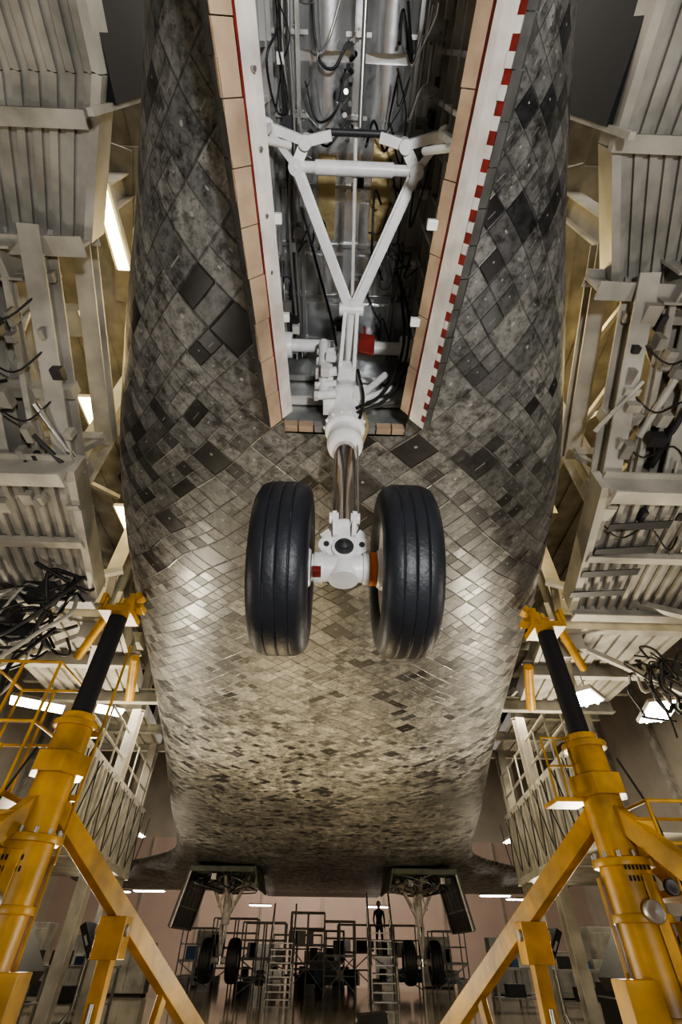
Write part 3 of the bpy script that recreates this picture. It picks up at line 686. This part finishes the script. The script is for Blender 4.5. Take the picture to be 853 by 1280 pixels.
def stand(X,Y,w,d,h,name="work_stand",mt=GREYP):
    m=MB()
    for a in(-1,0,1):
        for bq in(-1,1): m.cyl((X+a*w/2,Y+bq*d/2,0),(X+a*w/2,Y+bq*d/2,h+1.0),.03,mt,n=8)
    m.box((X,Y,h),(w,d,.08),mt)
    for z in(h+.5,h+1.0,h*.5): 
        for bq in(-1,1): m.cyl((X-w/2,Y+bq*d/2,z),(X+w/2,Y+bq*d/2,z),.025,mt,n=8)
    m.beam((X-w/2,Y-d/2,.1),(X+w/2,Y-d/2,h),.04,.04,mt); m.beam((X+w/2,Y-d/2,.1),(X-w/2,Y-d/2,h),.04,.04,mt)
    for k in range(9): m.box((X+random.uniform(-w/2,w/2),Y,random.choice((h+.24,.2,.5))),(random.uniform(.2,.5),.4,.4),random.choice((CREAM,DARKST,GREYP,STEEL,DARKST,RED if k==3 else BLUE)))
    m.obj(name)
for (X,Y,w,d,h) in((-2.2,24,1.6,1,1.0),(-.6,26,1.4,1,1.4),(.7,25,1.2,1,1.1),(-4.0,29,2,1,1.3),(3.2,28,2.2,1,1.1),(-1.2,31,2.4,1.2,.8),(1.6,31,1.6,1,1.2),(-5.2,27,1.4,1,.9),(5.4,27,1.4,1,.9),(0.2,28.5,1.6,1,.9)): stand(X,Y,w,d,h)
def stairs(X,Y,h):
    m=MB(); n=9
    for q in(-.4,.4):
        m.beam((X+q,Y,0.05),(X+q,Y+h*.8,h),.04,.12,STEEL); m.cyl((X+q,Y,.9),(X+q,Y+h*.8,h+1),.025,STEEL,n=8); m.cyl((X+q,Y+h*.8,0),(X+q,Y+h*.8,h+1),.03,STEEL,n=8); m.cyl((X+q,Y,0),(X+q,Y,.9),.025,STEEL,n=8)
    for k in range(n): m.box((X,Y+h*.8*(k+.5)/n,h*(k+.5)/n),(.8,.2,.03),STEEL)
    m.obj("access_stairs")
stairs(2.0,20.5,1.8); stairs(-1.4,21.5,1.5)
def bench(X,Y,w=1.8):
    m=MB(); m.box((X,Y,.9),(w,.8,.05),GREYP)
    for a in(-1,1):
        for bq in(-1,1): m.box((X+a*(w/2-.05),Y+bq*.35,.44),(.06,.06,.88),GREYP)
    m.box((X,Y,.3),(w-.1,.7,.03),GREYP)
    m.box((X-w*.25,Y,1.05),(.4,.3,.25),CASEM); m.box((X+w*.2,Y+.1,1.02),(.5,.3,.2),CREAM); m.box((X,Y+.1,1.0),(.25,.2,.16),BLUE); m.box((X-w*.1,Y,.45),(.5,.4,.26),CASEM)
    m.obj("workbench")
bench(-7.2,17.5,2.4); bench(-5.8,15.5,1.8); bench(7.3,17.5,2.2); bench(7.5,21,2.2); bench(-8.5,15,2); bench(5.8,19,1.6)
def cabinet(X,Y,w,d,h,mt):
    m=MB(); m.box((X,Y,h/2+.04),(w,d,h-.08),mt); 
    for k in(-1,1): m.box((X+k*w*.24,Y-d/2-.01,h/2),(w*.44,.02,h*.85),mt); m.box((X+k*.05,Y-d/2-.03,h/2),(.02,.03,.15),STEEL)
    m.box((X,Y,.03),(w*.95,d*.9,.06),DARKST); m.obj("equipment_cabinet",bevel=.01)
for a in((-9.2,20,1.2,.7,1.8,CREAM),(-11,20,1.2,.7,2.2,GREYP),(9.6,21,1.2,.7,1.9,CREAM),(-7,24,1.4,.7,1.4,CREAM),(7.6,26,1.4,.7,1.7,GREYP),(-5.4,30,1.0,.7,1.9,CREAM),(5.6,31,1.4,.7,1.8,CREAM),(0.2,34,1.6,.7,1.2,DARKST),(-3,35,1.4,.7,1.5,GREYP),(-9,24,1,.7,1.6,GREYP),(9.2,24,1,.7,1.3,GREYP),(-12,17,1.6,.7,2.1,CREAM),(11.6,18,1.6,.7,2.1,GREYP),(3.6,35,1.2,.7,1.7,GREYP)): cabinet(*a)
def case(X,Y,w,d,h):
    m=MB(); m.box((X,Y,h/2+.1),(w,d,h),CASEM); m.box((X,Y,h*.7+.1),(w+.02,d+.02,.03),STEEL)
    for a in(-1,1):
        for bq in(-1,1): m.cyl((X+a*w*.4-.02,Y+bq*d*.4,.05),(X+a*w*.4+.02,Y+bq*d*.4,.05),.05,DARKST,n=12)
        m.box((X+a*w*.25,Y-d/2-.02,h*.7+.08),(.08,.03,.1),STEEL)
    m.obj("equipment_case",bevel=.01)
case(6.4,13.4,1.2,.7,.7); case(7.9,14.4,1.3,.8,.9)

def technician(X,Y,Z,s=1.0):
    J=[((0,0,.96),.13),((0,0,1.22),.14),((0,0,1.42),.15),((0,0,1.52),.06),((0,-.01,1.66),.095),((0,-.01,1.74),.07)]
    vs=[];rad=[];ed=[]
    def a(p,r,pr):
        vs.append((X+p[0],Y+p[1],Z+p[2])); rad.append(r)
        if pr is not None: ed.append((pr,len(vs)-1))
        return len(vs)-1
    pr=None; ids=[]
    for p,r in J: pr=a(p,r,pr); ids.append(pr)
    for q in(-1,1):
        k=a((q*.10,0,.90),.10,ids[0]); k=a((q*.12,-.02,.5),.07,k); k=a((q*.13,.03,.09),.05,k); a((q*.14,-.12,.05),.04,k)
        k=a((q*.19,0,1.43),.065,ids[2]); k=a((q*.25,.02,1.15),.045,k); k=a((q*.22,-.16,.98),.035,k); a((q*.20,-.23,.95),.03,k)
    me=bpy.data.meshes.new("technician"); me.from_pydata(vs,ed,[]); me.materials.append(CLOTH)
    o=bpy.data.objects.new("technician",me); SC.objects.link(o)
    m=o.modifiers.new("skin",'SKIN'); m.use_smooth_shade=True
    for i,r in enumerate(rad): me.skin_vertices[0].data[i].radius=(r,r*.8)
    me.skin_vertices[0].data[0].use_root=True
    u=o.modifiers.new("sub",'SUBSURF'); u.levels=2; u.render_levels=2
    h=MB(); h.lathe((X,Y-.02,Z+1.57),(0,0,1),[(0,.03),(.02,.06),(.08,.085),(.14,.088),(.19,.07),(.22,.03),(.225,.001)],SKIN,16)
    h.lathe((X,Y,Z+1.66),(0,0,1),[(0,.10),(.06,.10),(.12,.08),(.155,.03),(.157,.001)],DARKST,16); h.ball((X,Y-.11,Z+1.66),.014,SKIN,8)
    for q in(-1,1):
        h.ball((X+q*.09,Y,Z+1.66),.022,SKIN,8)
        hx,hy,hz=X+q*.2,Y-.25,Z+.94; h.ball((hx,hy,hz),.035,SKIN,10)
        for f in range(4): h.tube([(hx-.024+f*.016,hy-.02,hz-.01),(hx-.024+f*.016,hy-.06,hz-.03),(hx-.024+f*.016,hy-.065,hz-.07+.006*abs(f-1.5))],.008,SKIN,6)
        h.tube([(hx-q*.03,hy,hz),(hx-q*.05,hy-.03,hz-.02),(hx-q*.045,hy-.05,hz-.045)],.009,SKIN,6)
    h.obj("head",parent=o)
technician(2.6,28.0,1.14)

def bundle(s,c0,n,spr,name="hose_bundle"):
    m=MB(); c0=V(c0)
    for k in range(n):
        p=c0+V((random.uniform(-spr,spr),random.uniform(-spr,spr),random.uniform(0,.3))); pts=[p]
        for i in range(5):
            p=p+V((s*random.uniform(-.05,.30),random.uniform(-.2,.2),random.uniform(-.28,.14))); pts.append(p)
        m.tube(pts,random.choice((.010,.014,.020)),CABLE if k%5 else CABLEW,6)
    m.box(c0+V((s*.3,0,.1)),(.3,.2,.15),DARKST); m.box(c0+V((s*.6,.1,-.1)),(.2,.25,.2),DARKST)
    m.obj(name)
bundle(-1,(-2.7,4.0,3.7),18,.14); bundle(-1,(-2.9,4.3,3.4),8,.15); bundle(1,(3.7,5.0,3.5),22,.22); bundle(-1,(-2.9,2.1,4.4),5,.08); bundle(1,(2.9,2.2,4.5),3,.08)

# ------------------------------------------------------------------ lights
W=bpy.data.worlds.new("world"); bpy.context.scene.world=W; W.use_nodes=True
W.node_tree.nodes["Background"].inputs[0].default_value=(1,.93,.84,1); W.node_tree.nodes["Background"].inputs[1].default_value=.36
added_flood((.75,-1.3,.6),(0,.3,4.4),.30,135,(.97,.98,1))
added_flood((-1.0,8.0,.35),(-.4,8.2,3.4),.5,230,(1,.80,.48))
added_flood((1.0,13.5,.35),(.8,13.5,3.4),.5,50,(1,.80,.48))
for s in(-1,1):
    added_flood((s*3.75,7.4,1.3),(s*2.0,6.4,3.9),.8,220,(1,.9,.70))
    added_flood((s*3.3,1.8,1.4),(s*1.1,2.6,3.6),.5,26,(1,.92,.80))
    added_flood((s*5.4,15,1.4),(s*2.5,15,3.4),.6,100,(1,.86,.62))
    area("platform_light",(s*3.4,3,7.45),(s*3.0,3,4),1.2,290,(1,.76,.36),sy=6)
    area("platform_light",(s*5.3,11,5.15),(s*5.0,11,0),1.2,260,(1,.88,.66),sy=6)
area("far_wall_fill",(0,34,12),(0,34,0),10,1700,(1,.9,.8))  # unseen area light added to brighten the far wall
area("far_wall_fill",(0,-3,9),(0,0,0),6,380,(1,.93,.83))
area("far_wall_fill",(-11,20,11),(-10,20,0),8,900,(1,.9,.74))
area("far_wall_fill",(11,20,11),(10,20,0),8,900,(1,.9,.74))
vs=bpy.context.scene.view_settings; vs.view_transform='AgX'; vs.look='AgX - Medium High Contrast'; vs.exposure=.0
